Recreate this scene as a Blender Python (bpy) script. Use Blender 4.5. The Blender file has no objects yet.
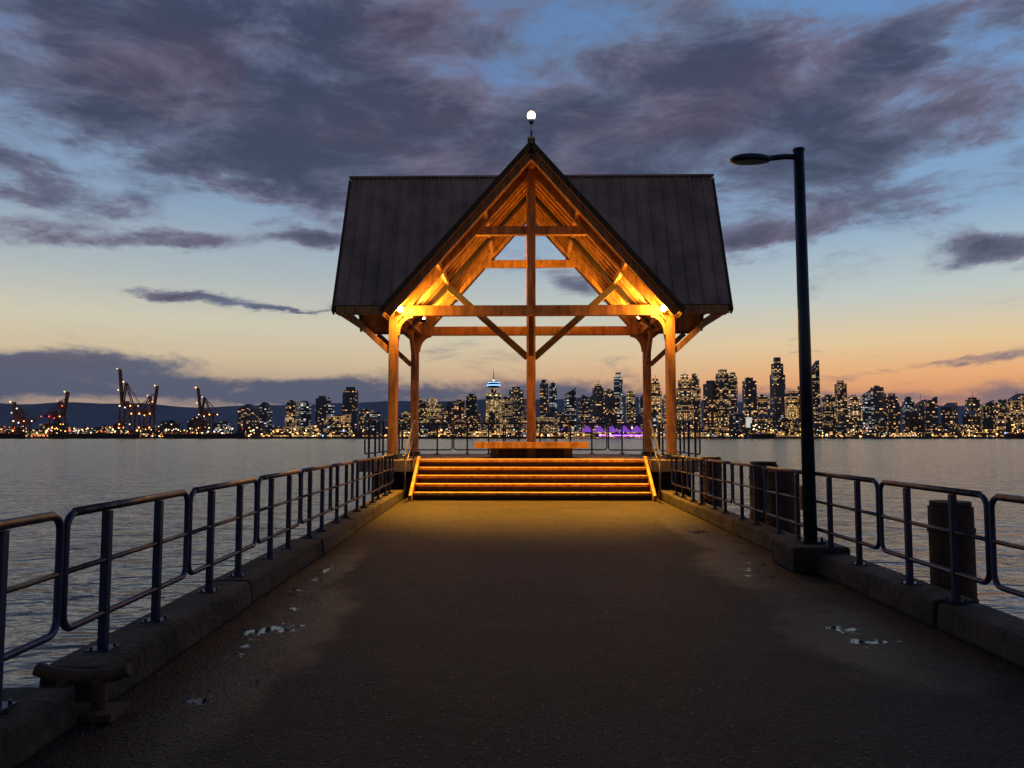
import bpy, bmesh, math, random
from mathutils import Vector, Matrix
random.seed(7)
scene=bpy.context.scene
scene.view_settings.view_transform='Standard'
try: scene.view_settings.look='None'
except Exception: pass
scene.view_settings.exposure=0

def lin(r,g,b):
    def f(c):
        c/=255.0
        return c/12.92 if c<=.04045 else ((c+.055)/1.055)**2.4
    return (f(r),f(g),f(b),1)

# ---------------------------------------------------------------- node helper
class G:
    def __init__(s,tree): s.t=tree; tree.nodes.clear()
    def n(s,typ,**kw):
        nd=s.t.nodes.new(typ)
        for k,v in kw.items(): setattr(nd,k,v)
        return nd
    def put(s,sock,v):
        if isinstance(v,bpy.types.NodeSocket): s.t.links.new(v,sock)
        elif v is not None: sock.default_value=v
    def m(s,op,a,b=None,c=None,clamp=False):
        nd=s.n('ShaderNodeMath',operation=op,use_clamp=clamp)
        s.put(nd.inputs[0],a); s.put(nd.inputs[1],b); s.put(nd.inputs[2],c)
        return nd.outputs[0]
    def noise(s,vec,scale,detail=4,rough=.55,dist=0):
        nd=s.n('ShaderNodeTexNoise')
        if vec is not None: s.put(nd.inputs['Vector'],vec)
        nd.inputs['Scale'].default_value=scale; nd.inputs['Detail'].default_value=detail
        nd.inputs['Roughness'].default_value=rough; nd.inputs['Distortion'].default_value=dist
        return nd.outputs['Fac']
    def mix(s,f,a,b,blend='MIX'):
        nd=s.n('ShaderNodeMix',data_type='RGBA',blend_type=blend)
        s.put(nd.inputs[0],f); s.put(nd.inputs[6],a); s.put(nd.inputs[7],b)
        return nd.outputs[2]
    def comb(s,x,y,z):
        nd=s.n('ShaderNodeCombineXYZ')
        s.put(nd.inputs[0],x); s.put(nd.inputs[1],y); s.put(nd.inputs[2],z)
        return nd.outputs[0]
    def sep(s,v):
        nd=s.n('ShaderNodeSeparateXYZ'); s.put(nd.inputs[0],v); return nd.outputs
    def ramp(s,f,stops):
        nd=s.n('ShaderNodeValToRGB'); s.put(nd.inputs[0],f)
        cr=nd.color_ramp
        while len(cr.elements)<len(stops): cr.elements.new(.5)
        for e,(p,c) in zip(cr.elements,stops): e.position=p; e.color=c
        return nd.outputs[0]
    def sstep(s,v,a,b):
        nd=s.n('ShaderNodeMapRange',interpolation_type='SMOOTHSTEP')
        s.put(nd.inputs[0],v); nd.inputs[1].default_value=a; nd.inputs[2].default_value=b
        return nd.outputs[0]
    def bump(s,h,strength,dist):
        nd=s.n('ShaderNodeBump'); s.put(nd.inputs['Height'],h)
        nd.inputs['Strength'].default_value=strength; nd.inputs['Distance'].default_value=dist
        return nd.outputs[0]

def newmat(name):
    m=bpy.data.materials.new(name); m.use_nodes=True
    g=G(m.node_tree); out=g.n('ShaderNodeOutputMaterial')
    return m,g,out
def nosample(m):
    try: m.cycles.emission_sampling='NONE'
    except Exception: pass
def pbsdf(g,out,col,rough=.6,metal=0,normal=None,spec=None):
    b=g.n('ShaderNodeBsdfPrincipled')
    g.put(b.inputs['Base Color'],col); g.put(b.inputs['Roughness'],rough); g.put(b.inputs['Metallic'],metal)
    if normal is not None: g.put(b.inputs['Normal'],normal)
    if spec is not None: g.put(b.inputs['Specular IOR Level'],spec)
    g.t.links.new(b.outputs[0],out.inputs[0]); return b
def mottled(name,c1,c2,scale=3,rough=.7,metal=0,bumps=.3,bd=.01,bscale=30,stretch=(1,1,1),spec=None):
    m,g,out=newmat(name)
    tc=g.n('ShaderNodeTexCoord'); mp=g.n('ShaderNodeMapping'); g.put(mp.inputs[0],tc.outputs['Object'])
    mp.inputs['Scale'].default_value=stretch
    v=mp.outputs[0]
    f=g.noise(v,scale,6,.62)
    f2=g.sstep(f,.35,.68)
    col=g.mix(f2,c1,c2)
    nb=g.noise(v,bscale,5,.6)
    r=g.m('ADD',g.m('MULTIPLY',f,.25),rough-.12)
    pbsdf(g,out,col,r,metal,g.bump(nb,bumps,bd),spec)
    return m
def emis(name,col,st,sample=False):
    m,g,out=newmat(name); e=g.n('ShaderNodeEmission')
    e.inputs[0].default_value=col; e.inputs[1].default_value=st
    g.t.links.new(e.outputs[0],out.inputs[0])
    if not sample: nosample(m)
    return m

M={}
M['wood']=mottled('fir_timber',(.44,.22,.075,1),(.20,.09,.028,1),2.5,.55,0,.5,.012,26,(3,3,.6))
M['woodd']=mottled('weathered_timber',(.10,.055,.03,1),(.05,.028,.018,1),3,.75,0,.6,.02,22,(3,3,.6))
M['brace']=mottled('shade_darkened_timber',(.04,.023,.015,1),(.025,.015,.010,1),3,.65,0,.5,.02,22,(3,3,.6))  # shade on the unlit braces is put into this dark colour
M['soffit']=mottled('soffit_boards',(.46,.24,.09,1),(.30,.15,.055,1),3,.6,0,.4,.01,20,(1,6,1))
M['roof']=mottled('standing_seam_metal',(.44,.30,.27,1),(.26,.185,.17,1),1.1,.55,.1,.15,.005,9)
M['rail']=mottled('blue_painted_steel',(.012,.026,.10,1),(.007,.014,.045,1),5,.42,.2,.25,.003,60)
M['railtop']=mottled('worn_galvanised_steel',(.13,.105,.105,1),(.045,.038,.048,1),7,.42,.8,.2,.003,60)
M['kerb']=mottled('weathered_concrete',(.050,.036,.028,1),(.011,.009,.008,1),2.6,.85,0,1.0,.035,12)
M['conc']=mottled('platform_concrete',(.20,.17,.14,1),(.11,.09,.075,1),2.2,.8,0,.5,.01,25)
M['post']=mottled('dark_painted_pole',(.022,.034,.06,1),(.012,.018,.035,1),4,.4,.2,.1,.003,40)
M['land']=mottled('land',(.02,.022,.02,1),(.01,.012,.012,1),.01,.9)
M['hill']=mottled('haze_tinted_hills',(.24,.24,.32,1),(.19,.19,.26,1),.0006,.95)  # distance haze put into the colour as purple-grey
M['steel_far']=mottled('crane_steel',(.30,.09,.05,1),(.16,.06,.04,1),.1,.7)
M['hull']=mottled('hull_paint',(.03,.03,.04,1),(.06,.02,.02,1),.05,.6)
M['pile']=mottled('creosote_timber',(.085,.042,.028,1),(.035,.018,.013,1),4,.8,0,.8,.03,16,(4,4,.5))
M['stone']=mottled('gravel_stone',(.14,.115,.09,1),(.05,.04,.034,1),9,.5)
M['lampO']=emis('sodium_lamp_glow',(1,.66,.26,1),60,True)
M['lampW']=emis('beacon_glow',(1,.76,.42,1),7,True)
for nm,c,s in (('eW',(1,.80,.50,1),2.8),('eO',(1,.46,.12,1),3.8),('eR',(1,.10,.04,1),3.0),('eT',(.25,.9,.75,1),2.2),('eP',(.45,.12,1,1),3),('eB',(.2,.4,1,1),3)):
    M[nm]=emis('city_light_'+nm,c,s)

# ---------------------------------------------------------------- mesh helper
class MB:
    def __init__(s): s.bm=bmesh.new(); s.mi=0
    def face(s,vs):
        try: f=s.bm.faces.new(vs); f.material_index=s.mi; return f
        except Exception: return None
    def hexa(s,c):
        v=[s.bm.verts.new(p) for p in c]
        for q in ((0,3,2,1),(4,5,6,7),(0,1,5,4),(1,2,6,5),(2,3,7,6),(3,0,4,7)): s.face([v[i] for i in q])
    def box(s,x0,x1,y0,y1,z0,z1):
        s.hexa([(x0,y0,z0),(x1,y0,z0),(x1,y1,z0),(x0,y1,z0),(x0,y0,z1),(x1,y0,z1),(x1,y1,z1),(x0,y1,z1)])
    def beam(s,a,b,w,h):
        a=Vector(a); b=Vector(b); d=(b-a).normalized()
        sd=d.cross(Vector((0,0,1)))
        if sd.length<1e-3: sd=Vector((1,0,0))
        sd.normalize(); up=sd.cross(d).normalized()
        c=[]
        for p in (a,b):
            for i,j in ((-1,-1),(1,-1),(1,1),(-1,1)): c.append(p+sd*(w/2*i)+up*(h/2*j))
        s.hexa(c)
    def prism(s,pts,off):
        off=Vector(off); lo=[s.bm.verts.new(p) for p in pts]; hi=[s.bm.verts.new(Vector(p)+off) for p in pts]
        s.face(lo[::-1]); s.face(hi); n=len(pts)
        for i in range(n): s.face([lo[i],lo[(i+1)%n],hi[(i+1)%n],hi[i]])
    def tube(s,path,r,seg=10,closed=False,r2=None):
        P=[Vector(p) for p in path]; n=len(P); rings=[]; prev=None
        for i,p in enumerate(P):
            if closed: d=P[(i+1)%n]-P[i-1]
            else: d=P[min(i+1,n-1)]-P[max(i-1,0)]
            d.normalize()
            if prev is None:
                sd=d.cross(Vector((0,0,1)))
                if sd.length<1e-3: sd=Vector((1,0,0))
            else:
                sd=prev-d*prev.dot(d)
            sd.normalize(); prev=sd; up=sd.cross(d)
            rr=r if r2 is None else r+(r2-r)*i/(n-1)
            rings.append([s.bm.verts.new(p+(sd*math.cos(t)+up*math.sin(t))*rr) for t in [2*math.pi*k/seg for k in range(seg)]])
        m=n if closed else n-1
        for i in range(m):
            A=rings[i]; B=rings[(i+1)%n]
            for k in range(seg):
                f=s.face([A[k],A[(k+1)%seg],B[(k+1)%seg],B[k]])
                if f: f.smooth=True
        if not closed: s.face(rings[0][::-1]); s.face(rings[-1])
    def ball(s,c,r,sc=(1,1,1),sub=2):
        res=bmesh.ops.create_icosphere(s.bm,subdivisions=sub,radius=r)
        for v in res['verts']:
            v.co=Vector((v.co.x*sc[0],v.co.y*sc[1],v.co.z*sc[2]))+Vector(c)
        fs=set(f for v in res['verts'] for f in v.link_faces)
        for f in fs: f.material_index=s.mi; f.smooth=True
    def obj(s,name,mats,parent=None,bevel=0,loc=None):
        bmesh.ops.recalc_face_normals(s.bm,faces=s.bm.faces[:])
        me=bpy.data.meshes.new(name); s.bm.to_mesh(me); s.bm.free()
        o=bpy.data.objects.new(name,me); scene.collection.objects.link(o)
        for m in (mats if isinstance(mats,list) else [mats]): me.materials.append(m)
        if parent: o.parent=parent
        if loc: o.location=loc
        if bevel:
            b=o.modifiers.new('bevel','BEVEL'); b.width=bevel; b.segments=2; b.limit_method='ANGLE'
        return o
def empty(name,loc=(0,0,0)):
    o=bpy.data.objects.new(name,None); scene.collection.objects.link(o); o.location=loc; return o

# ---------------------------------------------------------------- camera
cam=bpy.data.cameras.new('camera'); co=bpy.data.objects.new('camera',cam); scene.collection.objects.link(co)
cam.lens=26.9; cam.sensor_width=36; cam.clip_end=60000; cam.clip_start=.05
co.location=(0,0,1.6); co.rotation_euler=(math.radians(93.96),0,math.radians(1.05))
scene.camera=co

# ---------------------------------------------------------------- world sky
w=bpy.data.worlds.new('World'); scene.world=w; w.use_nodes=True
try: w.cycles.sampling_method='MANUAL'; w.cycles.sample_map_resolution=512
except Exception: pass
g=G(w.node_tree); out=g.n('ShaderNodeOutputWorld'); bg=g.n('ShaderNodeBackground')
tc=g.n('ShaderNodeTexCoord'); x,y,z=g.sep(tc.outputs['Generated'])
az=g.m('ARCTAN2',x,y); hyp=g.m('SQRT',g.m('ADD',g.m('MULTIPLY',x,x),g.m('MULTIPLY',y,y)))
el=g.m('MAXIMUM',g.m('ARCTAN2',z,hyp),0.0)
ef=g.m('DIVIDE',el,1.2,clamp=True)
def st(l): return [(e/1.2,lin(*c)) for e,c in l]
L=g.ramp(ef,st([(0,(134,120,122)),(.06,(176,152,134)),(.095,(206,186,154)),(.14,(206,200,178)),(.20,(172,184,188)),(.28,(138,162,188)),(.45,(100,130,176)),(1.2,(22,30,60))]))
R=g.ramp(ef,st([(0,(160,112,100)),(.045,(214,146,106)),(.075,(232,174,122)),(.115,(226,200,158)),(.17,(190,200,196)),(.26,(138,170,202)),(.45,(106,146,196)),(1.2,(22,30,60))]))
base=g.mix(g.sstep(az,-.35,.5),L,R)
wv=g.comb(g.m('MULTIPLY',az,2.0),g.m('MULTIPLY',el,5.4),0.3)
n1=g.noise(wv,3.0,10,.66,.35)
n2=g.noise(g.comb(g.m('MULTIPLY',az,3.),g.m('MULTIPLY',el,6.),4.7),3.2,5,.55)
n3=g.noise(g.comb(g.m('MULTIPLY',az,3.),g.m('MULTIPLY',el,9.),9.7),4.2,6,.6)
azw=g.m('ADD',az,g.m('MULTIPLY',g.m('SUBTRACT',n2,.5),.26))
elw=g.m('ADD',el,g.m('MULTIPLY',g.m('SUBTRACT',n3,.5),.085))
# cloud banks: azimuth, elevation, half width, half height (rad), tilt, weight
banks=[(-.40,.40,.26,.070,-.30,1.1),(-.15,.39,.16,.075,-.50,1.1),(-.50,.50,.24,.05,-.1,.95),(-.45,.345,.24,.035,-.15,.95),(-.10,.50,.22,.04,-.2,.55),
(.13,.41,.17,.075,.25,.85),(.05,.34,.20,.032,-.05,.8),(.28,.42,.14,.060,.3,.75),(.50,.44,.16,.032,.35,.8),(.44,.33,.20,.045,.2,.85),(.30,.36,.12,.04,.0,.7),(.44,.265,.18,.020,.08,.65),
(-.53,.225,.12,.014,.05,.9),(-.42,.235,.06,.015,.1,.95),(-.28,.248,.05,.009,0,1.0),(-.435,.171,.075,.007,-.05,1.0),(-.60,.28,.09,.026,-.2,.9),
(.30,.245,.06,.014,.1,.85),(.55,.205,.06,.016,.15,.95),(.06,.20,.05,.018,-.3,.8),(-.30,.162,.07,.003,0,.8),
(-.50,.060,.50,.017,0,1.2),(-.55,.086,.13,.011,0,.9),(.15,.045,.50,.014,0,.95),(.50,.082,.12,.006,.1,.8),(.40,.100,.12,.004,0,.6)]
dens=None
for a,e,ra,re,t,wt in banks:
    dx=g.m('SUBTRACT',azw if re>.02 else g.m('ADD',az,g.m('MULTIPLY',g.m('SUBTRACT',n2,.5),.10)),a)
    dy=g.m('SUBTRACT',elw if re>.02 else g.m('ADD',el,g.m('MULTIPLY',g.m('SUBTRACT',n3,.5),.035)),e)
    c,s_=math.cos(t),math.sin(t)
    u=g.m('ADD',g.m('MULTIPLY',dx,c/ra),g.m('MULTIPLY',dy,s_/ra))
    v=g.m('SUBTRACT',g.m('MULTIPLY',dy,c/re),g.m('MULTIPLY',dx,s_/re))
    r2=g.m('ADD',g.m('MULTIPLY',u,u),g.m('MULTIPLY',v,v))
    q=g.m('MULTIPLY',g.m('EXPONENT',g.m('MULTIPLY',r2,-1.0)),wt)
    dens=q if dens is None else g.m('ADD',dens,q)
hi=g.sstep(el,.16,.42)
gen=g.m('ADD',.10,g.m('MULTIPLY',hi,.30))
d=g.m('ADD',g.m('ADD',g.m('MINIMUM',dens,1.0),gen),g.m('MULTIPLY',g.m('SUBTRACT',n1,.5),2.8))
cl=g.sstep(d,.30,1.02)
thick=g.sstep(d,.66,1.6)
pk=g.noise(g.comb(g.m('MULTIPLY',az,2.),g.m('MULTIPLY',el,5.),2.7),2.2,4,.55)
thin=g.mix(g.sstep(pk,.4,.62),lin(104,113,138),lin(114,108,130))
dark=g.mix(g.sstep(pk,.42,.66),lin(60,66,88),lin(74,67,88))
cc=g.mix(thick,thin,dark)
low=g.mix(g.sstep(az,.1,.5),lin(80,88,112),lin(128,110,118))
cc=g.mix(g.sstep(el,.13,.06),cc,low)
sky=g.mix(g.m('MULTIPLY',cl,.94),base,cc)
back=g.sstep(g.m('COSINE',az),-.5,.75)
dim=g.m('ADD',.34,g.m('MULTIPLY',back,.66))
sky=g.mix(1.0,sky,g.comb(dim,dim,dim),'MULTIPLY')
g.put(bg.inputs[0],sky); bg.inputs[1].default_value=1.0
g.t.links.new(bg.outputs[0],out.inputs[0])

# ---------------------------------------------------------------- water
WZ=-2.6
m,g,out=newmat('harbour_water')
geo=g.n('ShaderNodeNewGeometry'); P=geo.outputs['Position']
mp=g.n('ShaderNodeMapping'); g.put(mp.inputs[0],P); mp.inputs['Scale'].default_value=(1,1.6,1); mp.inputs['Rotation'].default_value=(0,0,.25)
a=g.noise(mp.outputs[0],.30,3,.55,.6); b=g.noise(mp.outputs[0],1.5,3,.5,.4); c=g.noise(mp.outputs[0],.04,3,.5)
h=g.m('ADD',g.m('MULTIPLY',a,1.3),g.m('MULTIPLY',b,.20)); h=g.m('ADD',h,g.m('MULTIPLY',c,1.2))
pbsdf(g,out,(.018,.031,.054,1),.17,0,g.bump(h,.52,.55),.5)
mb=MB(); mb.box(-25000,25000,-1500,9000,WZ-8,WZ); mb.obj('water',m)

# far shore and the hills behind the city
mb=MB(); mb.prism([(-9000,1955,WZ-1),(-1500,1955,WZ-1),(-700,1930,WZ-1),(0,1960,WZ-1),(900,1940,WZ-1),(9000,1975,WZ-1),(9000,8800,WZ-1),(-9000,8800,WZ-1)],(0,0,4.2))
mb.obj('far_shore_ground',M['land'])
from mathutils import noise as mn
mb=MB(); N=160; rows=[]
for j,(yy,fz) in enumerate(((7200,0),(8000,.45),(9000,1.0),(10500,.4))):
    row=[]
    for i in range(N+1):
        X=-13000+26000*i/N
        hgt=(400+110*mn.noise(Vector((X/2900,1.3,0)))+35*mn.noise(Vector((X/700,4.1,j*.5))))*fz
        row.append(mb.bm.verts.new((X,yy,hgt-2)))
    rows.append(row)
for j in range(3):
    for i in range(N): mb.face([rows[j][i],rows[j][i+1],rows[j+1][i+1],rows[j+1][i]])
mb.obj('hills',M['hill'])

# ---------------------------------------------------------------- pier
def xl(Y): return -2.527-.0433*Y
m,g,out=newmat('wet_asphalt_deck')
geo=g.n('ShaderNodeNewGeometry'); P=geo.outputs['Position']; px,py,pz=g.sep(P)
f=g.noise(P,.7,7,.7); f5=g.noise(P,6,5,.7); fine=g.noise(P,26,5,.85)
vor=g.n('ShaderNodeTexVoronoi'); g.put(vor.inputs['Vector'],P); vor.inputs['Scale'].default_value=30
sp=g.sstep(vor.outputs['Distance'],.42,.16)
col=g.mix(g.sstep(f,.40,.58),(.009,.007,.007,1),(.032,.023,.020,1))
col=g.mix(g.m('MULTIPLY',g.sstep(f5,.42,.68),.6),col,(.042,.031,.026,1))
col=g.mix(g.m('MULTIPLY',g.sstep(fine,.50,.75),.5),col,(.070,.052,.043,1))
vc=g.sep(vor.outputs['Color'])
col=g.mix(g.m('MULTIPLY',sp,g.m('GREATER_THAN',vc[0],.76)),col,(.15,.12,.10,1))
col=g.mix(g.m('MULTIPLY',sp,g.m('LESS_THAN',vc[0],.25)),col,(.004,.003,.003,1))
wn=g.noise(P,2.4,6,.62); wn2=g.noise(P,9,4,.65)
def pud(cx,cy,rx,ry):
    u=g.m('DIVIDE',g.m('SUBTRACT',px,cx),rx); v=g.m('DIVIDE',g.m('SUBTRACT',py,cy),ry)
    return g.m('SUBTRACT',1.0,g.m('ADD',g.m('MULTIPLY',u,u),g.m('MULTIPLY',v,v)))
pm=None
for q in ((-2.10,6.4,.42,1.4),(2.78,9.4,.50,1.2),(2.72,6.3,.46,1.0),(-2.4,9.0,.22,1.6),(2.9,13,.3,2.0),(-2.0,4.6,.3,.8)):
    k=pud(*q); pm=k if pm is None else g.m('MAXIMUM',pm,k)
pm=g.m('ADD',pm,g.m('MULTIPLY',g.m('SUBTRACT',wn,.5),4.0))
wet=g.sstep(pm,-1.6,.3); pool=g.sstep(g.m('ADD',pm,g.m('MULTIPLY',g.m('SUBTRACT',wn2,.5),2.6)),1.02,1.3)
col=g.mix(g.m('MULTIPLY',wet,.9),col,(.004,.0035,.0035,1))
rough=g.m('SUBTRACT',g.m('ADD',.52,g.m('MULTIPLY',fine,.32)),g.m('MULTIPLY',wet,.27))
rough=g.m('ADD',g.m('MULTIPLY',rough,g.m('SUBTRACT',1.0,pool)),g.m('MULTIPLY',pool,.05))
hh=g.m('ADD',g.m('MULTIPLY',fine,1.6),g.m('MULTIPLY',sp,.8)); hh=g.m('ADD',hh,g.m('MULTIPLY',f5,1.4))
bm_=g.n('ShaderNodeBump'); g.put(bm_.inputs['Height'],hh); bm_.inputs['Distance'].default_value=.024
g.put(bm_.inputs['Strength'],g.m('SUBTRACT',1.0,pool))
pbsdf(g,out,col,rough,0,bm_.outputs[0],.30)
mb=MB()
mb.prism([(xl(-6)-.1,-6,-.45),(3.72,-6,-.45),(3.72,20.6,-.45),(xl(20.6)-.1,20.6,-.45)],(0,0,.45))
mb.obj('pier_deck',m)
pp=empty('pier_substructure')
mb=MB()
for Y in (-4,0,4,8,12,16,20,24,26.5):
    for X in (-2.6,-.4,1.6,3.4)+((-4.0,4.2) if Y>20 else ()):
        mb.tube([(X,Y,-7),(X,Y,-.75)],.2,12)
mb.obj('piles',M['pile'],pp)
mb=MB()
for Y in (-4,0,4,8,12,16,20): mb.box(-3.1,3.6,Y-.2,Y+.2,-.78,-.455)
mb.obj('cap_beams',M['woodd'],pp)

# kerbs
def kerb(name,fx,y0,y1,wi,wo):
    mb=MB(); Y=y0
    while Y<y1:
        ln=random.uniform(2.6,3.4); e=min(Y+ln,y1); j=random.uniform(-.018,.018); zt=.22+random.uniform(-.012,.012)
        a,b=Y+.014,e-.014
        mb.hexa([(fx(a)-wo+j,a,.002),(fx(a)+wi+j,a,.002),(fx(b)+wi+j,b,.002),(fx(b)-wo+j,b,.002),
                 (fx(a)-wo+j+.02,a,zt),(fx(a)+wi+j-.03,a,zt),(fx(b)+wi+j-.03,b,zt),(fx(b)-wo+j+.02,b,zt)])
        Y=e
    return mb.obj(name,M['kerb'],None,.028)
kerb('pier_kerb',xl,-5.5,2.9,.22,.24); kerb('pier_kerb',xl,3.25,4.35,.22,.24); kerb('pier_kerb',xl,4.6,20.1,.24,.2)
kerb('pier_kerb',lambda Y:3.60,-5.5,20.1,.24,.19)

# railings
def rail_run(parent_name,fp,s0,s1,zb,L=1.8,gap=.06,h=(.24,.58,.92)):
    root=empty(parent_name); fr=MB(); ps=MB(); s=s0
    while s+L<=s1+.01:
        jz=random.uniform(-.008,.008)
        def pt(u,zz): X,Y=fp(s+u); return (X,Y,zb+zz+(jz if zz>.1 else 0))
        r=.09; path=[]
        for cu,cz,a0 in ((L-r,h[2]-r,90),(L-r,h[0]+r,0),(r,h[0]+r,-90),(r,h[2]-r,-180)):
            for k in range(5):
                t=math.radians(a0-k*22.5); path.append(pt(cu+r*math.cos(t),cz+r*math.sin(t)))
        fr.mi=0
        fr.tube(path,.023,8,True)
        fr.mi=1
        fr.tube([pt(.09,h[2]+.006),pt(L-.09,h[2]+.006)],.0265,10)
        fr.tube([pt(.024,h[1]),pt(L-.024,h[1])],.018,8)
        ps.mi=0
        for u in (L*.27,L*.70):
            a=pt(u,0.0); b=pt(u,h[2]-.024)
            ps.beam(a,b,.052,.045)
            ps.box(a[0]-.075,a[0]+.075,a[1]-.075,a[1]+.075,a[2]+.001,a[2]+.016)
            for dx in (-.05,.05):
                for dy in (-.05,.05): ps.tube([(a[0]+dx,a[1]+dy,a[2]+.016),(a[0]+dx,a[1]+dy,a[2]+.035)],.011,6)
        s+=L+gap
    fr.obj('frames',[M['rail'],M['railtop']],root); ps.obj('posts',M['rail'],root)
rail_run('pier_railing',lambda s:(xl(s),s),4.53-1.86*4,19.6,.222)
rail_run('pier_railing',lambda s:(3.60,s),6.1-1.86*4,19.6,.222)

# mooring cleat by the left kerb gap
mb=MB(); cx,cy=-2.62,4.46
mb.box(cx-.15,cx+.3,cy-.11,cy+.11,.003,.05)
mb.tube([(cx-.03,cy,.04),(cx-.03,cy,.22)],.045,12); mb.tube([(cx+.17,cy,.04),(cx+.17,cy,.22)],.045,12)
mb.tube([(cx-.20,cy,.27),(cx-.1,cy,.235),(cx+.07,cy,.225),(cx+.24,cy,.235),(cx+.34,cy,.27)],.04,12)
mb.obj('mooring_cleat',M['woodd'],None,.006)

# gravel and grit
mb=MB()
for i in range(4200):
    Y=random.uniform(2.2,19) if random.random()<.45 else random.uniform(2.4,9)
    side=random.random()
    if side<.25: X=xl(Y)+.26+abs(random.gauss(0,.35))
    elif side<.5: X=3.34-abs(random.gauss(0,.35))
    else: X=random.uniform(-2.3,3.2)
    r=random.uniform(.004,.009)
    if random.random()<.03: r*=2
    vs=[mb.bm.verts.new((X+math.cos(t)*r*random.uniform(.7,1.3),Y+math.sin(t)*r*random.uniform(.7,1.3),.001)) for t in (0,1.6,3.1,4.7)]
    tp=mb.bm.verts.new((X,Y,.001+r*random.uniform(.5,1)))
    for k in range(4): mb.face([vs[k],vs[(k+1)%4],tp])
mb.obj('gravel',M['stone'])

# timber fender piles outside the right railing
def fpile(X,Y,r,top):
    mb=MB(); mb.tube([(X,Y,-7),(X,Y,top-.05),(X,Y,top-.02)],r,20); mb.tube([(X,Y,top-.02),(X,Y,top+.03)],r*.92,20)
    for zz in (top-.22,top-.9): mb.tube([(X,Y,zz),(X,Y,zz-.05)],r+.012,20)
    mb.obj('mooring_pile',M['pile'])
for X,Y,r,t in ((4.16,7.65,.2,.94),(4.12,12.6,.24,1.02),(4.14,13.5,.24,1.14),(4.15,17.4,.25,1.12),(4.2,3.6,.2,.9)): fpile(X,Y,r,t)

# ---------------------------------------------------------------- street lamp (unlit)
sl=empty('street_lamp',(0,0,0)); LX,LY=3.51,9.62
mb=MB(); mb.box(LX-.36,LX+.32,LY-.42,LY+.42,.003,.30); mb.obj('footing',M['kerb'],sl,.03)
mb=MB(); mb.tube([(LX,LY,.3),(LX-.02,LY,5.25)],.082,20,False,.066)
mb.box(LX-.14,LX+.14,LY-.14,LY+.14,.302,.33)
mb.box(LX-.11,LX-.07,LY-.05,LY+.05,.7,1.0)
mb.tube([(LX-.02,LY,5.25),(LX-.02,LY,5.275)],.074,20)
for dx in (-.1,.1):
    for dy in (-.1,.1): mb.tube([(LX+dx,LY+dy,.33),(LX+dx,LY+dy,.38)],.017,6)
mb.obj('pole',M['post'],sl)
mb=MB(); mb.tube([(LX-.05,LY,5.17),(LX-.2,LY,5.175),(LX-.42,LY,5.15)],.036,12); mb.obj('arm',M['post'],sl)
mb=MB(); mb.ball((LX-.63,LY,5.14),.27,(1,.5,.26),3)
for v in mb.bm.verts:
    if v.co.z<5.105: v.co.z=5.105
    t=(v.co.x-(LX-.9))/.54
    v.co.y=LY+(v.co.y-LY)*(1.15-.35*t)
mb.obj('lamp_head',M['post'],sl)

# ---------------------------------------------------------------- pavilion
C=.15; YC=22.6; PZ=1.0
pv=empty('pavilion')
mb=MB(); mb.box(C-4.6,C+4.6,20.92,27.1,.68,PZ); mb.box(C-4.6,C-3.12,20.2,20.917,.68,PZ-.003); mb.box(C+3.12,C+4.6,20.2,20.917,.68,PZ-.003)
mb.obj('platform_slab',M['conc'],pv,.015)
mb=MB(); mb.box(C-4.4,C+4.4,21.3,26.9,-.9,.677); mb.obj('platform_base',M['kerb'],pv)
# steps
ss=MB(); rs=MB()
for i in range(5):
    z=(i+1)*.2; y0=19.42+i*.3
    if i<4: ss.box(C-3.0,C+3.0,y0,y0+.34,z-.07,z)
    else: ss.box(C-3.08,C+3.08,y0-.02,20.915,z-.075,z+.002)
    rs.box(C-2.98,C+2.98,y0+.13,y0+.31,.003,z-.073)
ss.obj('step_treads',M['wood'],pv,.012); rs.obj('step_risers',M['brace'],pv)  # risers coloured dark for the shadow beneath each tread
mb=MB()
for sx in (-1,1):
    X=C+sx*3.06
    mb.prism([(X-.045,19.25,.003),(X-.045,20.9,.003),(X-.045,20.9,1.08),(X-.045,20.75,1.08),(X-.045,19.25,.14)],(.09,0,0))
mb.obj('stair_stringers',M['wood'],pv,.008)
mb=MB()
for sx in (-1,1):
    X=C+sx*3.2
    mb.tube([(X,18.9,1.12),(X,19.3,1.13),(X,20.75,2.02),(X,21.1,2.05)],.024,10)
    mb.tube([(X,19.3,.75),(X,20.75,1.62)],.018,8)
    mb.tube([(X,19.3,.03),(X,19.3,1.13)],.024,8); mb.tube([(X,20.75,1.0),(X,20.75,2.02)],.024,8)
mb.obj('stair_handrails',M['railtop'],pv)
# posts
FX=3.74; YF,YB=20.6,24.6
mb=MB()
for sx in (-1,1):
    for Y in (YF,YB): mb.box(C+sx*FX-.12,C+sx*FX+.12,Y-.12,Y+.12,PZ+.12,4.88)
mb.obj('corner_posts',M['wood'],pv,.015)
mb=MB()
for sx in (-1,1):
    for Y in (YF,YB):
        mb.box(C+sx*FX-.18,C+sx*FX+.18,Y-.18,Y+.18,PZ+.002,PZ+.14)
mb.box(C-.24,C+.24,YC-.24,YC+.24,PZ+.002,PZ+.2)
mb.obj('post_shoes',M['post'],pv,.01)
K=1.131; RZ=9.4
def gz(dx): return RZ-abs(dx)*K
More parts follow.
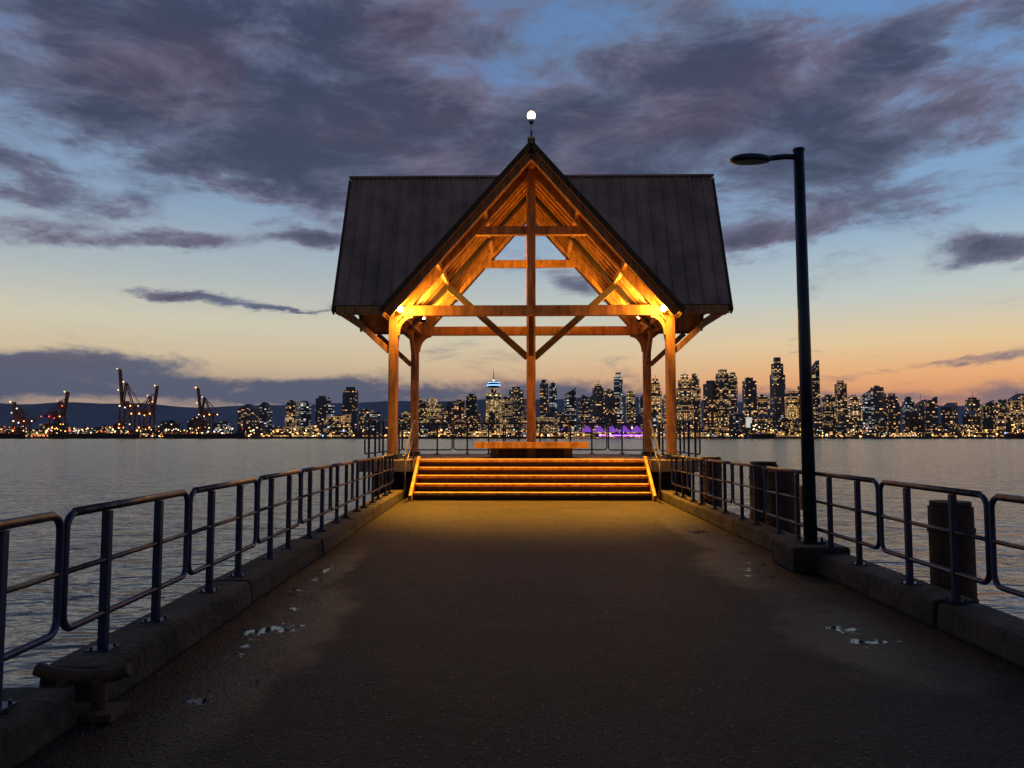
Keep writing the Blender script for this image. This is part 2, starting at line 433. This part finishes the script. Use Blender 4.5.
# trusses
mb=MB()
for Y in (YF,YB):
    mb.beam((C-FX-.25,Y,5.02),(C+FX+.25,Y,5.02),.2,.28)
    mb.beam((C-1.75,Y,7.22),(C+1.75,Y,7.22),.17,.24)
    mb.beam((C,Y,5.16),(C,Y,9.0),.235,.215)
    for sx in (-1,1):
        a=(C+sx*.05,Y,RZ-.42); b=(C+sx*3.75,Y,RZ-.42-3.70*K)
        mb.beam(a,b,.19,.30)
        pr=None
        for k in range(6):
            t=k/5*math.pi/2; q=(C+sx*(FX-.1-.42*(1-math.cos(t))),Y,4.35+.54*math.sin(t))
            if pr: mb.beam(pr,q,.12,.12)
            pr=q
mb.obj('trusses',M['wood'],pv,.012)
mb=MB(); mb.box(C-.135,C+.135,YC-.135,YC+.135,PZ+.2,8.95); mb.obj('central_column',M['wood'],pv,.015)
mb=MB()
for sx in (-1,1):
    mb.beam((C+sx*.1,YC,3.95),(C+sx*2.5,YC,6.1),.15,.19)
    mb.beam((C+sx*.05,YC,RZ-.42),(C+sx*3.7,YC,RZ-.42-3.65*K),.18,.25)
mb.beam((C,YC-.1,4.05),(C,YF+.1,5.7),.14,.18); mb.beam((C,YC+.1,4.05),(C,YB-.1,5.7),.14,.18)
mb.obj('column_braces',M['brace'],pv,.012)
# plates and wing beams
mb=MB()
for sx in (-1,1):
    mb.beam((C+sx*3.60,19.8,5.0),(C+sx*3.60,25.4,5.0),.16,.20)
    for Y in (YF,YB):
        mb.beam((C+sx*3.99,Y,5.04),(C+sx*5.3,Y,5.04),.18,.22)
        mb.beam((C+sx*3.86,Y,3.92),(C+sx*4.95,Y,4.92),.12,.15)
        mb.beam((C+sx*FX,Y+(.1 if Y<YC else -.1),3.95),(C+sx*FX,Y+(1.0 if Y<YC else -1.0),4.9),.12,.14)
    mb.beam((C+sx*5.2,20.75,5.02),(C+sx*5.2,24.45,5.02),.14,.18)
    mb.beam((C+sx*3.99,YC,6.9),(C+sx*5.3,YC,6.9),.14,.18)
mb.beam((C,19.75,RZ-.36),(C,25.45,RZ-.36),.16,.26)
mb.beam((C-5.35,YC,RZ-.48),(C+5.35,YC,RZ-.48),.14,.2)
for sx in (-1,1):
    for dx in (1.25,2.5):
        mb.beam((C+sx*dx,19.75,gz(dx)-.36),(C+sx*dx,25.45,gz(dx)-.36),.12,.18)
mb.obj('plates_and_purlins',M['wood'],pv,.01)
# gable roof
y0,y1=19.64,25.56; EX=3.89
so=MB(); to=MB(); fa=MB(); ra=MB()
for sx in (-1,1):
    def q(dx,Y,o): return (C+sx*(dx),Y,gz(dx)-o)
    to.prism([q(0,y0,.10),q(EX,y0,.10),q(EX,y1,.10),q(0,y1,.10)],(0,0,.10))
    so.prism([q(.0,y0+.02,.20),q(EX-.03,y0+.02,.20),q(EX-.03,y1-.02,.20),q(.0,y1-.02,.20)],(0,0,.095))
    for Y in (y0-.03,y1+.03):
        a=Vector(q(0,Y,.11)); b=Vector(q(EX+.03,Y,.11)); fa.beam(a,b,.055,.15)
    fa.beam(q(EX+.02,y0-.02,.12),q(EX+.02,y1+.02,.12),.05,.2)
    ra.beam(q(.03,y0+.12,.33),q(EX-.12,y0+.12,.33),.10,.22)
    Y=y0+.5
    while Y<y1:
        if min(abs(Y-YF),abs(Y-YB),abs(Y-YC))>.2:
            ra.beam(q(.06,Y,.30),q(EX-.1,Y,.30),.075,.15)
        Y+=.45
    Y=y0+.2
    while Y<y1:
        to.beam(q(.05,Y,-.02),q(EX,Y,-.02),.03,.05); Y+=.42
to.beam((C,y0-.04,RZ+.04),(C,y1+.04,RZ+.04),.2,.05)
# wings
WX=5.43; EY=1.80; EZ=5.22; kw=(RZ-EZ)/EY
for sx in (-1,1):
    for sy in (-1,1):
        def p(dx,dy,o=0): return (C+sx*dx,YC+sy*dy,RZ-.01-kw*dy-o)
        poly=[p(0,0,.12),p(WX,0,.12),p(WX,EY,.12),p(EY*kw/K-.04,EY,.12)]
        to.prism(poly,(0,0,.12))
        poly=[p(.1,0.02,.26),p(WX-.03,.02,.26),p(WX-.03,EY-.01,.26),p(EY*kw/K,EY-.01,.26)]
        so.prism(poly,(0,0,.13))
        dx=.35
        while dx<WX:
            dm=min(EY,dx*K/kw-.02)
            if dm>.1: to.beam(p(dx,.02,-.05),p(dx,dm,-.05),.04,.08)
            dx+=.40
        fa.beam(p(WX+.03,-.02,.13),p(WX+.03,EY+.03,.13),.05,.22)
        fa.beam((C+sx*(EX-.1),YC+sy*(EY+.03),EZ-.10),(C+sx*(WX+.05),YC+sy*(EY+.03),EZ-.10),.05,.2)
        dx=4.2
        while dx<WX:
            ra.beam(p(dx,.05,.36),p(dx,EY-.05,.36),.07,.14); dx+=.55
    to.beam((C+sx*.2,YC,RZ+.03),(C+sx*(WX+.05),YC,RZ+.03),.2,.05)
so.obj('soffit',M['soffit'],pv); to.obj('roof_sheets',M['roof'],pv); fa.obj('fascia_boards',M['woodd'],pv,.006); ra.obj('rafters',M['wood'],pv,.006)
# beacon on ridge
mb=MB(); mb.tube([(C,y0+.12,RZ),(C,y0+.12,RZ+.50)],.028,10); mb.tube([(C,y0+.12,RZ+.50),(C,y0+.12,RZ+.54),(C,y0+.12,RZ+.6)],.06,12,False,.08)
mb.obj('beacon_pole',M['post'],pv)
mb=MB(); mb.ball((C,y0+.12,RZ+.70),.11,(1,1,1.1),3); mb.obj('beacon_globe',M['lampW'],pv)
def light(name,typ,loc,e,col,size=.08,aim=None,angle=150,blend=.6):
    l=bpy.data.lights.new(name,typ); l.energy=e; l.color=col; l.shadow_soft_size=size
    o=bpy.data.objects.new(name,l); scene.collection.objects.link(o); o.location=loc; o.parent=pv
    if typ=='SPOT':
        l.spot_size=math.radians(angle); l.spot_blend=blend
        o.rotation_euler=(Vector(aim)-Vector(loc)).to_track_quat('-Z','Y').to_euler()
    return o
OC=(1,.43,.045)
hs=MB(); gl=MB()
for sx in (-1,1):
    X=C+sx*3.50; Y=YF-.42
    hs.beam((X,YF-.1,5.08),(X,Y,5.10),.04,.04)
    hs.box(X-.08,X+.08,Y-.08,Y+.08,5.07,5.11); gl.ball((X,Y,5.0),.075)
    light('post_lamp_light','POINT',(X-sx*.05,Y-.14,4.96),230,OC,.08)
    light('added_deck_spot','SPOT',(X,Y-.16,4.9),6500,(1,.44,.03),.08,(C+sx*1.2,18.6,0),88,1.0)  # extra spot added beside the post lamp to brighten the deck
    for yy,en in ((YC+.7,460),(YF+.6,400)):  # inner fixtures, housings and globes included, added to brighten the soffit
        X=C+sx*3.3
        hs.box(X-.09,X+.09,yy-.09,yy+.09,5.12,5.2); gl.ball((X,yy,5.25),.04)
        light('added_soffit_uplight','SPOT',(X-sx*.3,yy,5.26),en,(1,.45,.055),.1,(X-sx*1.6,yy,8.5),165,.35)
hs.obj('lamp_housings',M['post'],pv); gl.obj('lamp_globes',M['lampO'],pv)
light('platform_down_light','SPOT',(C,YC-.5,8.2),700,OC,.1,(C,YC-.5,0),62,.8)
light('beacon_light','POINT',(C,y0-.1,RZ+.75),8,(1,.8,.5),.1)

# platform railings
rail_run('platform_railing',lambda s:(C-4.6+s,26.95),.1,9.2,PZ,L=1.75,h=(.15,.6,1.07))
rail_run('platform_railing',lambda s:(C-4.45,20.4+s),0,6.5,PZ,L=2.0,h=(.15,.6,1.07))
rail_run('platform_railing',lambda s:(C+4.45,20.4+s),0,6.5,PZ,L=2.0,h=(.15,.6,1.07))

# bench round the column
bn=empty('bench'); mb=MB()
for i in range(4):
    mb.box(C-1.58,C+1.58,21.62+i*.2,21.62+i*.2+.18,PZ+.40,PZ+.46)
    mb.box(C-1.58,C+1.58,22.78+i*.2,22.78+i*.2+.18,PZ+.40,PZ+.46)
mb.box(C-1.6,C+1.6,21.55,21.61,PZ+.28,PZ+.455); mb.box(C-1.6,C+1.6,23.59,23.65,PZ+.28,PZ+.455)
for sx in (-1,1): mb.box(C+sx*1.1-.4,C+sx*1.1+.4,22.42,22.78,PZ+.40,PZ+.46)
mb.obj('seat',M['wood'],bn,.008)
mb=MB()
for dx in (-1.05,0,1.05):
    for yy in (21.85,23.2): mb.box(C+dx-.12,C+dx+.12,yy,yy+.22,PZ+.002,PZ+.395)
mb.box(C-1.0,C+1.0,22.2,22.3,PZ+.002,PZ+.39)
mb.obj('legs',M['woodd'],bn,.01)

# ---------------------------------------------------------------- city
def tower_mat(name,wall,prob,cw,ch,warm,st):
    m,g,out=newmat(name)
    tc=g.n('ShaderNodeTexCoord'); oi=g.n('ShaderNodeObjectInfo'); geo=g.n('ShaderNodeNewGeometry')
    x,y,z=g.sep(tc.outputs['Object'])
    u=g.m('DIVIDE',g.m('ADD',x,y),cw); v=g.m('DIVIDE',z,ch)
    fu=g.m('FLOOR',u); fv=g.m('FLOOR',v)
    wn=g.n('ShaderNodeTexWhiteNoise'); wn.noise_dimensions='4D'
    g.put(wn.inputs['Vector'],g.comb(fu,fv,0)); g.put(wn.inputs['W'],g.m('MULTIPLY',oi.outputs['Random'],97.0))
    wf=g.n('ShaderNodeTexWhiteNoise'); wf.noise_dimensions='2D'; g.put(wf.inputs['Vector'],g.comb(fv,g.m('MULTIPLY',oi.outputs['Random'],31.0),0))
    pr=g.m('MULTIPLY',prob,g.m('ADD',.25,g.m('MULTIPLY',wf.outputs['Value'],1.5)))
    pr=g.m('MULTIPLY',pr,g.m('ADD',.3,g.m('MULTIPLY',oi.outputs['Random'],1.5)))
    lit=g.m('LESS_THAN',wn.outputs['Value'],pr)
    a=g.m('FRACT',u); b=g.m('FRACT',v)
    msk=g.m('MULTIPLY',g.m('GREATER_THAN',a,.2),g.m('GREATER_THAN',b,.35))
    _,_,nz=g.sep(geo.outputs['Normal'])
    msk=g.m('MULTIPLY',msk,g.m('LESS_THAN',g.m('ABSOLUTE',nz),.5))
    cr=g.sep(wn.outputs['Color'])
    br=g.m('ADD',.24,g.m('MULTIPLY',g.m('POWER',cr[1],5.0),1.3))
    e=g.m('MULTIPLY',g.m('MULTIPLY',lit,msk),g.m('MULTIPLY',br,st))
    ec=g.mix(g.m('POWER',cr[2],2.5),warm,(1,.74,.40,1))
    b_=pbsdf(g,out,wall,.5)
    g.put(b_.inputs['Emission Color'],ec); g.put(b_.inputs['Emission Strength'],e)
    nosample(m)
    return m
TM=[tower_mat('curtain_wall_a',(.07,.075,.11,1),.38,5.2,4.2,(1,.50,.14,1),1.2),
    tower_mat('curtain_wall_b',(.10,.10,.145,1),.27,6.0,4.4,(1,.54,.18,1),1.2),
    tower_mat('curtain_wall_c',(.05,.058,.09,1),.50,4.6,4.0,(1,.60,.22,1),.95),
    tower_mat('curtain_wall_d',(.09,.095,.13,1),.17,6.4,4.2,(1,.44,.12,1),1.4),
    tower_mat('curtain_wall_e',(.055,.07,.11,1),.28,7.5,4.2,(.80,.85,.90,1),.8)]
LM=tower_mat('quay_building_wall',(.06,.055,.06,1),.45,7,4.5,(1,.50,.14,1),1.7)
def building(name,X,Y,wd,ht,dp,kind,mat):
    mb=MB(); h=ht; a,b=wd/2,dp/2
    if kind==0:
        mb.box(-a,a,-b,b,0,h*.94); mb.box(-a*.6,a*.5,-b*.6,b*.6,h*.94,h)
    elif kind==1:
        mb.box(-a,a,-b,b,0,h*.78); mb.box(-a*.78,a*.78,-b*.8,b*.8,h*.78,h*.92); mb.box(-a*.45,a*.45,-b*.5,b*.5,h*.92,h)
    elif kind==2:
        pts=[(a*math.cos(t),b*math.sin(t),0) for t in [math.pi/8+k*math.pi/4 for k in range(8)]]
        mb.prism(pts,(0,0,h*.93)); mb.prism([(p[0]*.6,p[1]*.6,h*.93) for p in pts],(0,0,h*.07))
    elif kind==3:
        mb.hexa([(-a,-b,0),(a,-b,0),(a,b,0),(-a,b,0),(-a,-b,h*.86),(a,-b,h),(a,b,h),(-a,b,h*.86)])
    elif kind==4:
        mb.box(-a,a*.1,-b,b,0,h); mb.box(a*.1+.1,a,-b*.9,b*.9,0,h*.88); mb.box(-a*.7,-a*.2,-b*.4,b*.4,h,h*1.04)
    elif kind==5:
        mb.box(-a,a,-b,b,0,h*.86); mb.hexa([(-a,-b,h*.86),(a,-b,h*.86),(a,b,h*.86),(-a,b,h*.86),(-a*.25,-b*.3,h),(a*.25,-b*.3,h),(a*.25,b*.3,h),(-a*.25,b*.3,h)])
    mb.box(-a*1.25,a*1.25,-b*1.2,b*1.2,0,min(14,h*.2))
    zz=18
    while zz<h*.75 and kind in (0,4):
        mb.box(-a-1.2,a+1.2,-b-1.2,-b+.5,zz,zz+.8); zz+=12
    if random.random()<.3: mb.box(-.5,.5,-.5,.5,h,h+random.uniform(6,16))
    o=mb.obj(name,mat,None,0,(X,Y,1.5)); o.rotation_euler=(0,0,random.choice([0,0,.25,-.3,.6]))
    return o
U=2.62
main=[(-278,33,20),(-262,35,14),(-234,37,12),(-222,36,12),(-204,41,15),(-196,38,9),(-176,50,21),(-160,28,14),
(-104,38,12),(-92,38,14),(-78,35,12),(-66,37,12),(-54,43,12),(-20,40,12),(-10,50,11),(4,40,10),(18,57,12),(27,54,10),(44,49,14),(58,42,12),(72,53,13),(84,46,12),(92,64,12),(104,46,10),(118,42,12),(129,58,14),(143,45,12),
(158,62,13),(168,63,14),(184,56,12),(196,67,13),(206,64,11),(222,59,13),(234,42,10),(250,79,15),(264,46,12),(276,55,10),(286,76,9),(300,42,12),(312,56,11),(326,40,11),(338,48,11),(349,49,12),(362,43,12),(378,40,11),(390,37,10),(400,40,12),(418,34,14),(441,39,11),(455,36,12),(470,37,12),(484,43,13),(498,38,12),(520,40,13),(548,35,14),(-330,20,22),(-358,17,20)]
for i,(u,h,wd) in enumerate(main):
    Y=2050+random.uniform(0,240); s=Y/2000
    building('office_tower' if i%2 else 'apartment_tower',u*U*s,Y,wd*U*.88,h*U*s,random.uniform(24,36),random.choice([0,0,1,2,3,4,5]),random.choice(TM))
for i in range(110):
    u=random.choice([random.uniform(-130,620),random.uniform(-300,620),random.uniform(-110,330)]); Y=2010+random.uniform(-20,120)
    building('mid_rise_building',u*U,Y,random.uniform(18,46),random.uniform(9,28)*U*.95,22,random.choice([0,1,3,4,5]),random.choice(TM))
for i in range(26):
    u=-590+i*13+random.uniform(-5,5)
    building('mid_rise_building',u*U,2040+random.uniform(-20,60),random.uniform(24,50),random.uniform(7,17)*U,22,random.choice([0,1,3,4]),random.choice(TM))
for i in range(34):
    u=-560+i*36+random.uniform(-9,9)
    building('warehouse_building' if u<-230 else 'quay_building',u*U,1985+random.uniform(-8,8),random.uniform(40,90),random.uniform(3,7)*U,24,random.choice([0,3]),LM)
# observation tower
ob=empty('observation_tower'); X,Y=-33*U,2040
mb=MB(); mb.box(X-20,X+20,Y-15,Y+15,1.5,118); mb.tube([(X,Y,118),(X,Y,136)],7,16); o=mb.obj('shaft',TM[2],ob)
mb=MB(); mb.tube([(X,Y,134),(X,Y,139),(X,Y,145),(X,Y,150)],17,24,False,12); mb.tube([(X,Y,150),(X,Y,184)],1.4,8,False,.4); mb.obj('pod',M['hull'],ob)
mb=MB(); mb.tube([(X,Y,138),(X,Y,140.5)],18.2,24); mb.tube([(X,Y,146),(X,Y,147.5)],15.5,24); mb.obj('pod_lights',M['eB'],ob)
mb=MB(); mb.ball((X,Y,152),2.6); mb.ball((X-8,Y-17,112),1.8); mb.ball((X+8,Y-17,112),1.8); mb.obj('mast_lights',M['eW'],ob)
# convention centre with fabric sails
cv=empty('convention_centre'); mb=MB(); mb.box(38*U,150*U,1938,1990,-1,13); mb.obj('hall',LM,cv)
mb=MB()
for i in range(5):
    x0=(54+i*12)*U; wv_=11*U
    b=[mb.bm.verts.new(q) for q in ((x0,1940,14),(x0+wv_,1940,14),(x0+wv_,1980,14),(x0,1980,14))]
    rdg=[mb.bm.verts.new((x0+wv_*.5,1945,30)),mb.bm.verts.new((x0+wv_*.5,1975,30))]
    mb.face([b[0],b[1],rdg[0]]); mb.face([b[1],b[2],rdg[1],rdg[0]]); mb.face([b[2],b[3],rdg[1]]); mb.face([b[3],b[0],rdg[0],rdg[1]])
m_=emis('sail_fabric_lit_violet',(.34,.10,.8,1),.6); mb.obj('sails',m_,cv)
mb=MB(); mb.box(70*U,112*U,1934,1936,4,7); mb.obj('purple_strip_light',M['eP'],cv)
mb=MB(); mb.box(217*U,223*U,1990,1992,26,52); mb.obj('lit_billboard',emis('billboard_glow',(.9,.9,.85,1),.6))
# waterfront lights: one object, several colours
mb=MB()
for i in range(680):
    u=random.uniform(-560,620); r=random.random()
    if i%4==0: u=random.uniform(-560,-290)
    if u<-250: k=random.choices(range(6),[5,10,4,1.5,0,.5])[0]
    elif 30<u<130: k=random.choices(range(6),[4,4,1,1,4,2])[0]
    else: k=random.choices(range(6),[4,10,1.4,.8,.3,.5])[0]
    mb.mi=k; s=random.uniform(.6,1.3) if r<.82 else random.uniform(1.6,2.7)
    z=random.choice([4,6,8,12,18,26])*random.uniform(.6,1.1)
    mb.ball((u*U,1928+random.uniform(0,22),z),s,(1,1,1),1)
mb.obj('waterfront_lights',[M[k] for k in ['eW','eO','eR','eT','eP','eB']])

# container gantry cranes: portal legs, girder, apex mast, raised boom and stays
def crane(X,Y,h,k='eW',sg=1):
    r=empty('harbour_crane'); mb=MB(); a=13; lh=h*.46
    B=mb.beam
    for yy in (Y-11,Y+11):
        for sx in (-1,1): B((X+sx*a,yy,1.5),(X+sx*a,yy,lh),3.2,3.2)
        B((X-a,yy,lh*.42),(X+a,yy,lh*.42),2.6,3.0)
        B((X-a,yy,lh*.45),(X+a,yy,lh),1.6,1.6)
    for sx in (-1,1): B((X+sx*a,Y-11,lh*.42),(X+sx*a,Y+11,lh*.42),2.6,2.6)
    for yy in (Y-4,Y+4):
        B((X-sg*a*2.6,yy,lh+1.5),(X+sg*a*1.1,yy,lh+1.5),2.6,4.2)
        B((X+sg*a*1.1,yy,lh+2),(X+sg*a*1.75,yy,h),2.2,3.6)
        B((X+sg*a,yy,lh),(X+sg*a*.45,yy,h*.80),2.4,2.4); B((X-sg*a,yy,lh),(X+sg*a*.45,yy,h*.80),1.8,1.8)
        B((X+sg*a*.45,yy,h*.80),(X-sg*a*2.4,yy,lh+3),1.0,1.0); B((X+sg*a*.45,yy,h*.80),(X+sg*a*1.6,yy,h*.86),1.0,1.0)
    mb.box(X-a*1.1,X+a*.1,Y-6,Y+6,lh+4,lh+12); mb.box(X-sg*2-3,X-sg*2+3,Y-3,Y+3,lh-7,lh-1)
    mb.obj('frame',M['steel_far'],r)
    mb=MB(); yf=Y-14
    for i,q in enumerate(((sg*a*1.75,h),(sg*a*.45,h*.81),(-a,lh),(a,lh),(0,lh-4),(-sg*a*2.5,lh),(-a,lh*.42),(a,lh*.42),(sg*a*1.4,lh*1.5),(0,8))):
        mb.mi=0 if i%3 else 1
        mb.ball((X+q[0],yf,q[1]),random.uniform(1.2,2.1),(1,1,1),1)
    mb.obj('work_lights',[M[k],M['eO']],r)
for i,(u,h,k) in enumerate(((-401,69,'eW'),(-381,52,'eO'),(-321,50,'eW'),(-472,46,'eR'),(-508,36,'eW'))):
    crane(u*U*.93,1860,h*U*.93,k,1 if i%2 else -1)
# cargo ships
def ship(X,Y,L_,k,n=9):
    r=empty('cargo_ship'); mb=MB(); b=13
    mb.prism([(X-L_/2,Y-b*.7,WZ-2),(X+L_*.36,Y-b,WZ-2),(X+L_*.5,Y,WZ-2),(X+L_*.36,Y+b,WZ-2),(X-L_/2,Y+b*.7,WZ-2)],(0,0,14))
    mb.box(X-L_*.46,X-L_*.33,Y-9,Y+9,11.5,34); mb.box(X-L_*.43,X-L_*.39,Y-3,Y+3,34,42)
    mb.beam((X+L_*.1,Y,11),(X+L_*.1,Y,30),1.8,1.8); mb.beam((X-L_*.12,Y,11),(X-L_*.12,Y,30),1.8,1.8); mb.beam((X+L_*.1,Y,29),(X-L_*.05,Y,18),1.4,1.4)
    mb.obj('hull',M['hull'],r)
    mb=MB()
    for i in range(n): mb.ball((X-L_*.45+i*L_*.9/n,Y-b-1,random.uniform(11,26)),random.uniform(.8,1.9),(1,1,1),1)
    for i in range(5): mb.ball((X-L_*.45+i*L_*.03,Y-b,18+random.uniform(0,14)),1.3,(1,1,1),1)
    mb.obj('deck_lights',M[k],r)
ship(-1010,1780,210,'eO',18); ship(-760,1800,190,'eW',12); ship(-1240,1780,130,'eR',10); ship(560,1820,60,'eW',4); ship(1080,1700,50,'eO',4)
print('done')
